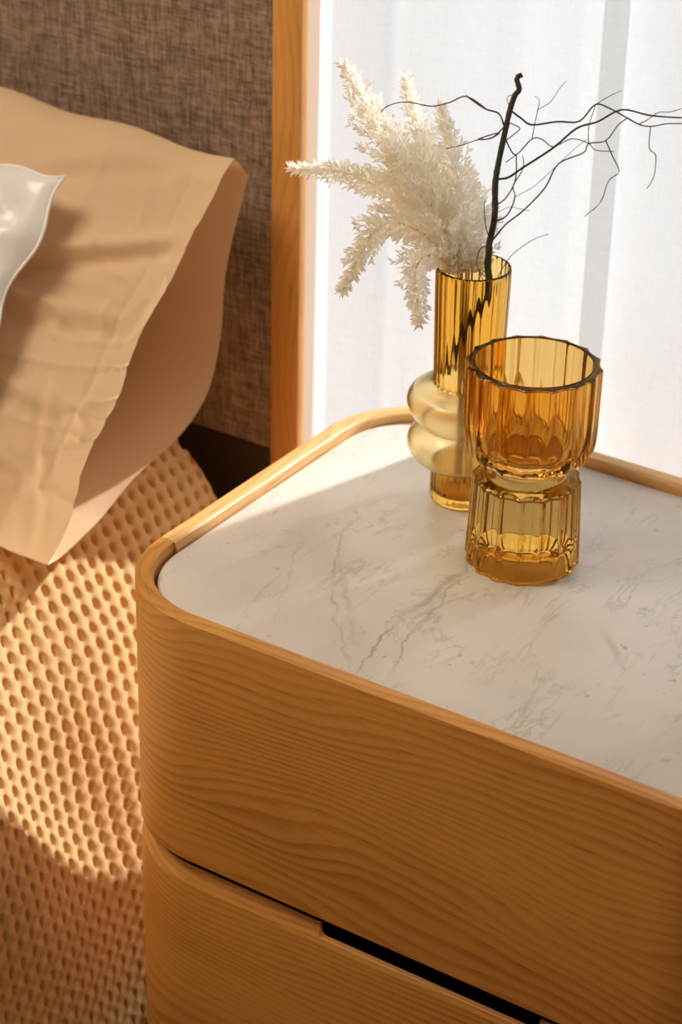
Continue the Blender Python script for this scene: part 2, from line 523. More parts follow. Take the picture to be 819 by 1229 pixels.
box('headboard_skirt', (-1.99, 0.478, 0.12), (PX0-0.001, 0.50, Z0-0.122), M['dark_wood'], bed, 0, 0.002)
box('side_rail', (-0.30, -1.55, 0.07), (-0.265, 0.470, 0.20), M['dark_wood'], bed, 1, 0.003)
box('slat_base', (-1.9, -1.55, 0.14), (-0.31, 0.47, 0.20), M['dark_wood'], bed, 1, 0.003)
for lx in (-1.85, -0.36):
    for ly in (-1.5, 0.40):
        box('leg', (lx, ly, 0.0), (lx+0.05, ly+0.05, 0.135), M['dark_wood'], bed, 2, 0.002)
box('mattress', (-1.88, -1.52, 0.205), (-0.262, 0.466, Z0-0.112), M['mattress'], None, 0, 0.03)
tag(bpy.data.objects['mattress'], 'pale mattress mostly hidden beneath the golden waffle blanket', 'mattress')

# ------------------------------------------------------------------ waffle blanket
def blanket():
    prof = [(-0.90, -0.088), (-0.60, -0.088), (-0.42, -0.088), (-0.31, -0.090), (-0.255, -0.100), (-0.215, -0.126), (-0.183, -0.165),
            (-0.150, -0.225), (-0.118, -0.300), (-0.088, -0.375), (-0.062, -0.440), (-0.038, -0.492), (-0.022, -0.520), (-0.018, -0.536)]
    pts = catmull([(x, 0, z) for x, z in prof], 24)
    L = [0.0]
    for a, b in zip(pts, pts[1:]): L.append(L[-1] + (b-a).length)
    tot = L[-1]
    pitch, sub = 0.0168, 9
    step = pitch/sub
    nt = int(tot/step)
    ny = int(1.95/step)
    Ytop = 0.422
    base, ii = [], 0
    for k in range(nt+1):
        s = min(k*step, tot-1e-6)
        while L[ii+1] < s: ii += 1
        t = (s-L[ii])/(L[ii+1]-L[ii])
        p = pts[ii].lerp(pts[ii+1], t); d = (pts[ii+1]-pts[ii]).normalized()
        base.append((p, Vector((-d.z, 0, d.x)), s))
    V, F = [], []
    for j in range(ny+1):
        y = Ytop - j*step
        for (p, n, s) in base:
            drop = max(0.0, min(1.0, (s-0.62)/0.30))
            bulge = 0.028*drop*(1/(1+math.exp((y+0.02)/0.07)))*(1-0.55*max(0, (s-0.95)/0.2))
            wav = drop*(0.007*math.sin(y*17+0.7+s*3) + 0.005*math.sin(y*31-s*5)) + 0.004*noise.noise((y*9, s*9, 0))
            u = (y + 0.0035*noise.noise((y*14, s*14, 3)) + 0.11*s)/pitch
            w_ = (s + 0.0035*noise.noise((y*14, s*14, 8)))/pitch
            fu = u - math.floor(u) - 0.5; fv = w_ - math.floor(w_) - 0.5
            cu_, cv_ = math.floor(u), math.floor(w_)
            q = (fu/0.150)**2 + (fv/0.240)**2
            pit = math.exp(-q*q*0.7)
            dep = 0.0135*(0.8 + 0.4*noise.noise((cu_*0.73, cv_*0.91, 1)))
            ridge = 0.0012*(math.cos(2*math.pi*fu) - math.cos(2*math.pi*fv))*(-0.5)
            off = wav - dep*pit + ridge + 0.006
            q3 = p + n*off
            V.append((min(q3.x + bulge, -0.006), y, max(q3.z, -Z0+0.004) + Z0))
    m = nt+1
    for j in range(ny):
        for i in range(nt):
            a = j*m+i
            F.append([a, a+m, a+m+1, a+1])
    o = obj('waffle_blanket', V, F, M['blanket'])
    tag(o, 'golden brown waffle blanket with deep pits draped over the bed side', 'blanket')
blanket()

# ------------------------------------------------------------------ beige pillow (open pillowcase leaning on the headboard)
def smooth01(x):
    x = max(0.0, min(1.0, x)); return x*x*(3-2*x)
def pillow():
    root = thing('pillow', 'large beige cotton pillow leaning on the woven headboard', 'pillow')
    fe = [(0.418, 0.208), (0.395, 0.200), (0.379, 0.182), (0.356, 0.153), (0.321, 0.121), (0.288, 0.078), (0.237, 0.029), (0.186, -0.018), (0.154, -0.060), (0.128, -0.093)]
    be = [(0.440, 0.188), (0.434, 0.151), (0.420, 0.087), (0.408, 0.030), (0.376, -0.029), (0.322, -0.066), (0.231, -0.083), (0.182, -0.088), (0.140, -0.094)]
    fc = catmull([(0, a, b) for a, b in fe], 8)
    bc = catmull([(0, a, b) for a, b in be], 8)
    def resample(c, n):
        L = [0]
        for a, b in zip(c, c[1:]): L.append(L[-1] + (b-a).length)
        out, i = [], 0
        for k in range(n+1):
            s = L[-1]*k/n*0.999999
            while L[i+1] < s: i += 1
            out.append(c[i].lerp(c[i+1], (s-L[i])/(L[i+1]-L[i])))
        return out
    N, NX = 130, 190
    fc = resample(fc, N); bc = resample(bc, N)
    ends = list(reversed(bc))           # B -> T along the back
    loop = fc + ends[1:-1]              # T..B front, B..T back
    nl = len(loop)
    nrm = Vector((0, -0.74, 0.67))
    XE, XW = -0.155, -0.80
    def crease(x, s, x0, s0, x1, s1, wd, amt):
        dx, ds = x1-x0, s1-s0; Lq = math.hypot(dx, ds)
        t = ((x-x0)*dx + (s-s0)*ds)/Lq; d = (-(x-x0)*ds + (s-s0)*dx)/Lq
        m = smooth01(t/0.05+0.5)*smooth01((Lq-t)/0.06+0.5)
        return m*amt*(math.exp(-(d/wd)**2) - 0.8*math.exp(-((d-1.7*wd)/wd)**2))
    V, F = [], []
    for i in range(NX+1):
        t = i/NX
        x = XE + (XW-XE)*(t**1.25)
        d = XE - x
        for k, p in enumerate(loop):
            front = k <= N
            if front:
                s = k/N
                prof = math.sin(math.pi*min(1, max(0, s)))**0.6 if 0 < s < 1 else 0
                puff = 0.036*smooth01(d/0.24)*prof
                puff += 0.006*noise.noise((x*7, s*3.2, 1.5))*min(1, d/0.03+0.3)*prof
                sm = s*0.43
                puff += prof*(crease(d, sm, 0.015, 0.095, 0.16, 0.17, 0.009, 0.008)
                              + crease(d, sm, 0.02, 0.185, 0.20, 0.215, 0.012, 0.005)
                              + crease(d, sm, 0.03, 0.29, 0.22, 0.265, 0.010, 0.003)
                              + crease(d, sm, 0.01, 0.37, 0.17, 0.33, 0.008, 0.003)
                              + crease(d, sm, 0.06, 0.02, 0.18, 0.07, 0.010, 0.004)
                              + crease(d, sm, 0.012, 0.43, 0.06, 0.28, 0.006, 0.004))
                # fine pulled wrinkles, and the stitched hem parallel to the open end
                rg = 1-abs(2*noise.noise((d*7+s*2.0, s*15-d*9, 4.2)))
                rg2 = 1-abs(2*noise.noise((d*12-s*3.0, s*9+d*16, 9.1)))
                puff += prof*(0.0034*max(0, rg)**4*smooth01((s-0.15)/0.4) + 0.0026*max(0, rg2)**5)
                puff -= 0.0016*math.exp(-((d-0.030)/0.0022)**2)*prof
                q = Vector(p) + nrm*puff
                # the top edge sags and rises along its length
                top = (1-s)**3
                q.z += top*(0.010*smooth01(d/0.3) - 0.003*math.sin(d*40))
                xe = 0.004*math.sin(s*9+0.5) + 0.003*math.sin(s*23) + 0.006*smooth01((s-0.8)/0.2)
            else:
                s = (k-N)/(nl-N)
                prof = math.sin(math.pi*s)**0.7
                infl = 0.012*smooth01(d/0.15)*prof
                q = Vector(p) - nrm*infl
                xe = -0.010*prof + 0.004*math.sin(s*13+1)
                puff = prof*(0.014*math.sin(s*10 + 1.2)*math.exp(-d/0.06) + 0.006*noise.noise((d*16, s*7, 2.2)))
                q += Vector((0, 0.4, -0.6))*puff*0.6
            q.y = min(q.y, 0.470); q.z = max(q.z, -0.0935 + 0.0155*smooth01((-0.19-x)/0.09))
            V.append((x + xe*math.exp(-d/0.06), q.y, q.z + Z0))
    for i in range(NX):
        for k in range(nl):
            a = i*nl+k; b = i*nl+(k+1) % nl
            F.append([a, b, b+nl, a+nl])
    F.append([NX*nl+k for k in range(nl)])
    o = obj('pillowcase', V, F, M['pillow'], root)
    # filling inside the case, seen deep in the opening
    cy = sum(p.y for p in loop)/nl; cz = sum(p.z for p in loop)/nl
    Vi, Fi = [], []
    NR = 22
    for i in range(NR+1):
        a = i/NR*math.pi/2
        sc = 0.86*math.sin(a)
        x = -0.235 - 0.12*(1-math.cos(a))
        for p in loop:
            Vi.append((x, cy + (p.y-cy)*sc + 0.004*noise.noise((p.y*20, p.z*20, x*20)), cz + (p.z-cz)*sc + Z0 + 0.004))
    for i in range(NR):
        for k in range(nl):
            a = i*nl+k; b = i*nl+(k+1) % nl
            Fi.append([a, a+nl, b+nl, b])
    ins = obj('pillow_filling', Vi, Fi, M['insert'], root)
pillow()

# ------------------------------------------------------------------ white satin cushion
def cushion():
    Wd, Hd, Td = 0.46, 0.36, 0.07
    n = 56
    cor = Vector((-0.268, 0.314, 0.195 + Z0))           # top right corner
    ux = Vector((-0.98, -0.14, 0.06)).normalized()
    uu = Vector((0.050, -0.68, -0.725)).normalized()     # down the face
    nn = ux.cross(uu).normalized()
    if nn.z < 0: nn = -nn
    V, F = [], []
    for side in (1, -1):
        for j in range(n+1):
            for i in range(n+1):
                a, b = i/n, j/n
                ea, eb = 4*a*(1-a), 4*b*(1-b)
                th = Td*(ea*eb)**0.42*0.5
                pin_x = 0.010*(1-(2*b-1)**2)*(1 if a < 0.5 else -1)*abs(2*a-1)**3
                pin_y = 0.012*(1-(2*a-1)**2)*(1 if b < 0.5 else -1)*abs(2*b-1)**3
                wr = 0.008*noise.noise((a*9, b*9, side*2.0)) + 0.006*max(0, 1-abs(2*noise.noise((a*14-b*5, b*7+a*4, 5.5))))**4 + 0.007*math.sin((a*1.1-b)*34)*math.exp(-((a-0.10)**2+(b-0.30)**2)/0.03)
                wr += 0.006*math.sin((a+b*0.8)*44)*math.exp(-((a-0.1)**2+(b-0.06)**2)/0.015)
                edge = (ea*eb)**0.3
                rip = 0.005*math.sin(b*22+0.6)*math.exp(-a/0.03)
                p = cor + ux*(a*Wd + pin_x + rip) + uu*(b*Hd + pin_y + 0.003*math.sin(a*40)*math.exp(-b/0.03)) + nn*(side*(th + wr*edge*(side > 0)) )
                V.append(p)
    m = (n+1)*(n+1)
    for s in (0, 1):
        for j in range(n):
            for i in range(n):
                q = [s*m+j*(n+1)+i, s*m+j*(n+1)+i+1, s*m+(j+1)*(n+1)+i+1, s*m+(j+1)*(n+1)+i]
                F.append(q if s else q[::-1])
    root = thing('cushion', 'shiny white satin cushion resting against the beige pillow', 'cushion')
    o = cov = obj('cushion_cover', V, F, M['satin'], root)
    # piped seam along the edge
    ring = [V[i] for i in range(n+1)] + [V[(n+1)*j+n] for j in range(1, n+1)] + [V[(n+1)*n+i] for i in range(n-1, -1, -1)] + [V[(n+1)*j] for j in range(n-1, -1, -1)]
    vv, ff = tube(ring, [0.0016]*len(ring), 6)
    obj('seam', vv, ff, M['satin'], cov)
cushion()

# ------------------------------------------------------------------ nightstand
NW, ND, NR_ = 0.62, 0.4538, 0.098
def path_front():
    """from the left joint round the front to the right joint: (point, inward normal)"""
    out = []
    for i in range(25):
        a = math.pi + math.pi/2*i/24
        out.append((Vector((NR_+NR_*math.cos(a), NR_+NR_*math.sin(a), 0)), Vector((-math.cos(a), -math.sin(a), 0))))
    xs = [NR_ + (NW-2*NR_)*i/60 for i in range(1, 60)] + [0.2285+0.0006*i for i in range(14)] + [0.428+0.0006*i for i in range(14)]
    for x in sorted(xs): out.append((Vector((x, 0, 0)), Vector((0, 1, 0))))
    for i in range(25):
        a = 1.5*math.pi + math.pi/2*i/24
        out.append((Vector((NW-NR_+NR_*math.cos(a), NR_+NR_*math.sin(a), 0)), Vector((-math.cos(a), -math.sin(a), 0))))
    return out
def path_rear():
    out = []
    e = 0.0007
    for k in range(9): out.append((Vector((NW, NR_+e+(ND-2*NR_-e)*k/9, 0)), Vector((-1, 0, 0))))
    for i in range(25):
        a = math.pi/2*i/24
        out.append((Vector((NW-NR_+NR_*math.cos(a), ND-NR_+NR_*math.sin(a), 0)), Vector((-math.cos(a), -math.sin(a), 0))))
    for k in range(1, 9): out.append((Vector((NW-NR_-(NW-2*NR_)*k/9, ND, 0)), Vector((0, -1, 0))))
    for i in range(25):
        a = math.pi/2 + math.pi/2*i/24
        out.append((Vector((NR_+NR_*math.cos(a), ND-NR_+NR_*math.sin(a), 0)), Vector((-math.cos(a), -math.sin(a), 0))))
    for k in range(1, 10): out.append((Vector((0, ND-NR_-(ND-2*NR_-e)*k/9, 0)), Vector((1, 0, 0))))
    return out
def sweep(name, path, prof, mat, parent, clip=None, sharp=35):
    V, F, UV = [], [], []
    s = 0.0
    np_ = len(prof)
    vl = [0.0]
    for a, b in zip(prof, prof[1:]): vl.append(vl[-1] + math.hypot(b[0]-a[0], b[1]-a[1]))
    for i, (p, n) in enumerate(path):
        if i: s += (p - path[i-1][0]).length
        for k, (o, z) in enumerate(prof):
            zz = z if clip is None else min(z, clip(p, o))
            q = p + n*o
            V.append((q.x, q.y, zz + Z0)); UV.append((s, vl[k]))
    for i in range(len(path)-1):
        for k in range(np_):
            k2 = (k+1) % np_
            F.append([i*np_+k, (i+1)*np_+k, (i+1)*np_+k2, i*np_+k2])
    F.append(list(range(np_)))
    F.append([(len(path)-1)*np_ + k for k in range(np_-1, -1, -1)])
    return obj(name, V, F, mat, parent, UV, True, sharp)
def rrect(ins, n=16, w=NW, d=ND, r=NR_):
    out = []
    rr = max(r-ins, 0.005)
    for cx, cy, a0 in ((w-r, r, -math.pi/2), (w-r, d-r, 0), (r, d-r, math.pi/2), (r, r, math.pi)):
        for i in range(n+1):
            a = a0 + math.pi/2*i/n
            out.append((cx + rr*math.cos(a), cy + rr*math.sin(a)))
    return out
def plate(name, rings, mat, parent, origin=None):
    """rings: list of (inset, z) from bottom to top, capped at both ends"""
    V, F = [], []
    for ins, z in rings:
        V += [(x, y, z + Z0) for x, y in rrect(ins)]
    n = len(V)//len(rings)
    for j in range(len(rings)-1):
        for k in range(n):
            k2 = (k+1) % n
            F.append([j*n+k, j*n+k2, (j+1)*n+k2, (j+1)*n+k])
    F.append(list(range(n-1, -1, -1)))
    F.append([(len(rings)-1)*n+k for k in range(n)])
    return obj(name, V, F, mat, parent, [(v[0], v[1]) for v in V], True, 40)

ns = thing('nightstand', 'oak nightstand with rounded corners and inset white marble top', 'nightstand')
t = 0.0150
p1 = [(0, -0.2336), (0, -0.0022), (0.0006, -0.0007), (0.0021, 0), (t-0.0015, 0), (t-0.0004, -0.0004), (t, -0.0015), (t, -0.2336)]
d1 = sweep('drawer_front', path_front(), p1, M['oak'], ns); d1['label'] = 'upper drawer front with horizontal oak grain'
def slot(p, o):
    """finger slot cut out of the chamfered top edge, with rounded ends"""
    a, b, r, base = 0.2300, 0.4340, 0.006, -0.2475
    if p.y > 0.001 or p.x <= a or p.x >= b: return 0.0
    e = min(p.x-a, b-p.x)
    c = base - max(0.0, o-0.0022)*1.6
    if e < r: c += 1.7*(r - math.sqrt(max(0, r*r-(r-e)**2)))
    return c
p2 = [(0, -0.470), (0, -0.2610), (0.0006, -0.2585), (0.0022, -0.2557), (0.0064, -0.2453), (0.0074, -0.2442), (0.0088, -0.2446), (0.0100, -0.262), (0.0105, -0.30), (0.0175, -0.31), (0.0175, -0.470)]
d2 = sweep('drawer_front', path_front(), p2, M['oak_low'], ns, slot); d2['label'] = 'lower drawer front with a chamfered top and finger slot'
tr_ = 0.0172
p3 = [(0, -0.470), (0, -0.0022), (0.0006, -0.0007), (0.0021, 0), (tr_-0.0045, 0), (tr_-0.0022, -0.0006), (tr_-0.0007, -0.0022), (tr_, -0.0046), (tr_, -0.470)]
sw = sweep('side_panel', path_rear(), p3, M['oak_rail'], ns); sw['label'] = 'oak side and back panel with a raised rim'
plate('shade_block', [(0.040, -0.475), (0.040, -0.034)], M['inner_dark'], ns)  # dark block added to stop light, so slot and gaps look black
plate('plinth', [(0.03, -0.5498), (0.03, -0.476)], M['dark_wood'], ns)
mb = plate('marble_top', [(0.0180, -0.0330), (0.0180, -0.0108), (0.0184, -0.0097), (0.0194, -0.0090)], M['marble'], ns)
mb['label'] = 'white marble inset with grey veins'

# ------------------------------------------------------------------ glass vases
def lathe(prof, seg, nfl, amp, centre, sharp_flutes=True, twist=0.0):
    V, F = [], []
    for (r, z, fl_) in prof:
        for k in range(seg):
            a = 2*math.pi*k/seg
            ph = (a*nfl/(2*math.pi) + twist) % 1.0
            if sharp_flutes:                 # concave flutes meeting in crisp ridges
                g = 1-abs(2*ph-1)            # 0 at the ridge, 1 mid-flute
                dpt = 1-(1-g)**2
            else:
                dpt = 0.5-0.5*math.cos(2*math.pi*ph)
            rr = r*(1 - amp*fl_*dpt)
            V.append((centre[0] + rr*math.cos(a), centre[1] + rr*math.sin(a), centre[2] + z))
    n = len(prof)
    for j in range(n-1):
        for k in range(seg):
            k2 = (k+1) % seg
            F.append([j*seg+k, j*seg+k2, (j+1)*seg+k2, (j+1)*seg+k])
    if prof[0][0] == 0 or prof[0][0] < 1e-6: pass
    return V, F
MZ = Z0 - 0.0090 + 0.0002
def dense(prof, seglen):
    out = [prof[0]]
    for a, b in zip(prof, prof[1:]):
        n = max(1, int(math.hypot(b[0]-a[0], b[1]-a[1])/seglen))
        for k in range(1, n+1):
            t_ = k/n
            out.append(tuple(a[i] + (b[i]-a[i])*t_ for i in range(3)))
    return out
def smooth_prof(prof, n=4):
    return [(max(p.x, 1e-5), p.y, max(0.0, min(1.0, p.z))) for p in catmull(prof, n)]

SC = (0.2594, 0.2577, MZ)
sv = thing('glass_vase', 'amber fluted hourglass vase standing on the marble top', 'vase')
foot = [(1e-5, 0.0240, 0), (0.018, 0.0235, 0)] + smooth_prof([(0.028, 0.0220, 0), (0.0340, 0.0180, 0), (0.0375, 0.0110, 0), (0.0395, 0.0030, 0), (0.0410, 0.0005, 0.1), (0.0440, 0.0, 0.5), (0.0468, 0.0006, 0.9), (0.0480, 0.003, 1), (0.0480, 0.008, 1), (0.0454, 0.072, 1), (0.0449, 0.0757, 1), (0.0430, 0.0778, 0.75), (0.0395, 0.0795, 0.25), (0.0345, 0.0815, 0), (0.0327, 0.084, 0), (0.0325, 0.087, 0)], 4)
bowl = smooth_prof([(0.0325, 0.087, 0), (0.0332, 0.0905, 0), (0.0375, 0.0935, 0.3), (0.0440, 0.0968, 0.8), (0.0500, 0.1020, 1), (0.0537, 0.1100, 1), (0.0548, 0.120, 1), (0.0553, 0.140, 1), (0.0557, 0.176, 1), (0.0553, 0.1795, 1), (0.0540, 0.1808, 0.8), (0.0505, 0.1812, 0.2), (0.0484, 0.1803, 0), (0.0476, 0.1780, 0), (0.0468, 0.136, 0), (0.0460, 0.122, 0), (0.0430, 0.1120, 0), (0.0350, 0.1070, 0)], 4) + [(0.02, 0.1058, 0), (1e-5, 0.1055, 0)]
v, f = lathe(foot, 192, 16, 0.055, SC)
o = obj('foot', v, f, M['amber_foot'], sv, None, True)
v, f = lathe(bowl, 192, 16, 0.055, SC)
obj('bowl', v, f, M['amber'], sv, None, True)

TC = (0.1628, 0.3222, MZ)
tv_ = thing('glass_vase', 'tall amber ribbed vase with two pale rings holding plumes', 'vase')
o_foot = [(1e-5, 0.0, 0), (0.020, 0.0, 0), (0.0262, 0.0, 0.5), (0.0282, 0.0014, 1), (0.0288, 0.004, 1), (0.0288, 0.031, 1), (0.0289, 0.034, 0.5)]
o_r1 = smooth_prof([(0.0289, 0.034, 0.5), (0.0325, 0.0352, 0), (0.0410, 0.0395, 0), (0.0480, 0.0470, 0), (0.0505, 0.0550, 0), (0.0492, 0.0615, 0), (0.0440, 0.0682, 0), (0.0390, 0.0730, 0)], 5)
o_r2 = smooth_prof([(0.0390, 0.0730, 0), (0.0425, 0.0765, 0), (0.0485, 0.0840, 0), (0.0518, 0.0925, 0), (0.0510, 0.0995, 0), (0.0462, 0.1055, 0), (0.0375, 0.1095, 0), (0.0305, 0.1120, 0.3)], 5)
o_neck = [(0.0305, 0.1120, 0.3), (0.0298, 0.1150, 1), (0.0302, 0.130, 1), (0.0318, 0.200, 1), (0.0320, 0.2170, 1), (0.0316, 0.2186, 0.8), (0.0306, 0.2190, 0.3)]
wth = 0.0023
i_neck = [(0.0306, 0.2190, 0.3), (0.0298, 0.2184, 0), (0.0295, 0.2165, 0), (0.0278, 0.130, 0), (0.0275, 0.1130, 0)]
def inward(pr): return [(max(r - wth, 0.01), z, 0) for r, z, _ in reversed(pr)]
i_r2 = [(0.0275, 0.1130, 0), (0.0350, 0.1072, 0)] + [(r-wth*0.9, z, 0) for r, z, _ in reversed(o_r2) if 0.076 < z < 0.1045] + [(0.0367, 0.0730, 0)]
i_r1 = [(0.0367, 0.0730, 0)] + [(r-wth*0.9, z, 0) for r, z, _ in reversed(o_r1) if 0.0400 < z < 0.0700] + [(0.0310, 0.0376, 0), (0.0262, 0.0340, 0)]
i_foot = [(0.0262, 0.0340, 0), (0.0260, 0.030, 0), (0.0256, 0.0110, 0), (0.0235, 0.0085, 0), (0.018, 0.0080, 0), (1e-5, 0.0080, 0)]
def vase_part(name, a, b, mat):
    v1, f1 = lathe(a, 240, 30, 0.020, TC, False)
    v2, f2 = lathe(b, 240, 30, 0.020, TC, False)
    V_, F_ = join([(v1, f1), (v2, f2)])
    return obj(name, V_, F_, mat, tv_, None, True)
vase_part('neck', dense(o_neck, 0.006), dense(i_neck, 0.006), M['amber_tall'])
vase_part('ring', o_r2, i_r2, M['amber_pale'])
vase_part('ring', o_r1, i_r1, M['amber_pale'])
vase_part('foot', dense(o_foot, 0.004), dense(i_foot, 0.004), M['amber_tall'])

# ------------------------------------------------------------------ dried stems
PLUMES = [
    ([(0.1589, 0.3167, 0.7556), (0.1203, 0.3231, 0.8009), (0.076, 0.3254, 0.8455), (0.0455, 0.3288, 0.8782), (0.0243, 0.3323, 0.902)], 0.027),
    ([(0.1606, 0.3179, 0.7556), (0.1278, 0.3379, 0.798), (0.0897, 0.3565, 0.8432), (0.056, 0.3771, 0.8871)], 0.019),
    ([(0.163, 0.3194, 0.7557), (0.1418, 0.3359, 0.8018), (0.1237, 0.3481, 0.8382), (0.1033, 0.3587, 0.8746)], 0.016),
    ([(0.1554, 0.3156, 0.7573), (0.1084, 0.3165, 0.7913), (0.0545, 0.3086, 0.8186), (0.0034, 0.2864, 0.8213)], 0.016),
    ([(0.1543, 0.3149, 0.7573), (0.119, 0.2996, 0.7896), (0.0963, 0.2733, 0.7926), (0.0923, 0.231, 0.7527)], 0.019),
    ([(0.1531, 0.3129, 0.7554), (0.1397, 0.2935, 0.7736), (0.1393, 0.2683, 0.7701), (0.1613, 0.2389, 0.738)], 0.016),
    ([(0.1686, 0.3223, 0.7546), (0.1469, 0.3594, 0.7807), (0.1141, 0.3926, 0.8119)], 0.014),
    ([(0.1589, 0.3167, 0.7556), (0.133, 0.3138, 0.7905), (0.1086, 0.3101, 0.8228), (0.0868, 0.3056, 0.8513)], 0.028),
]
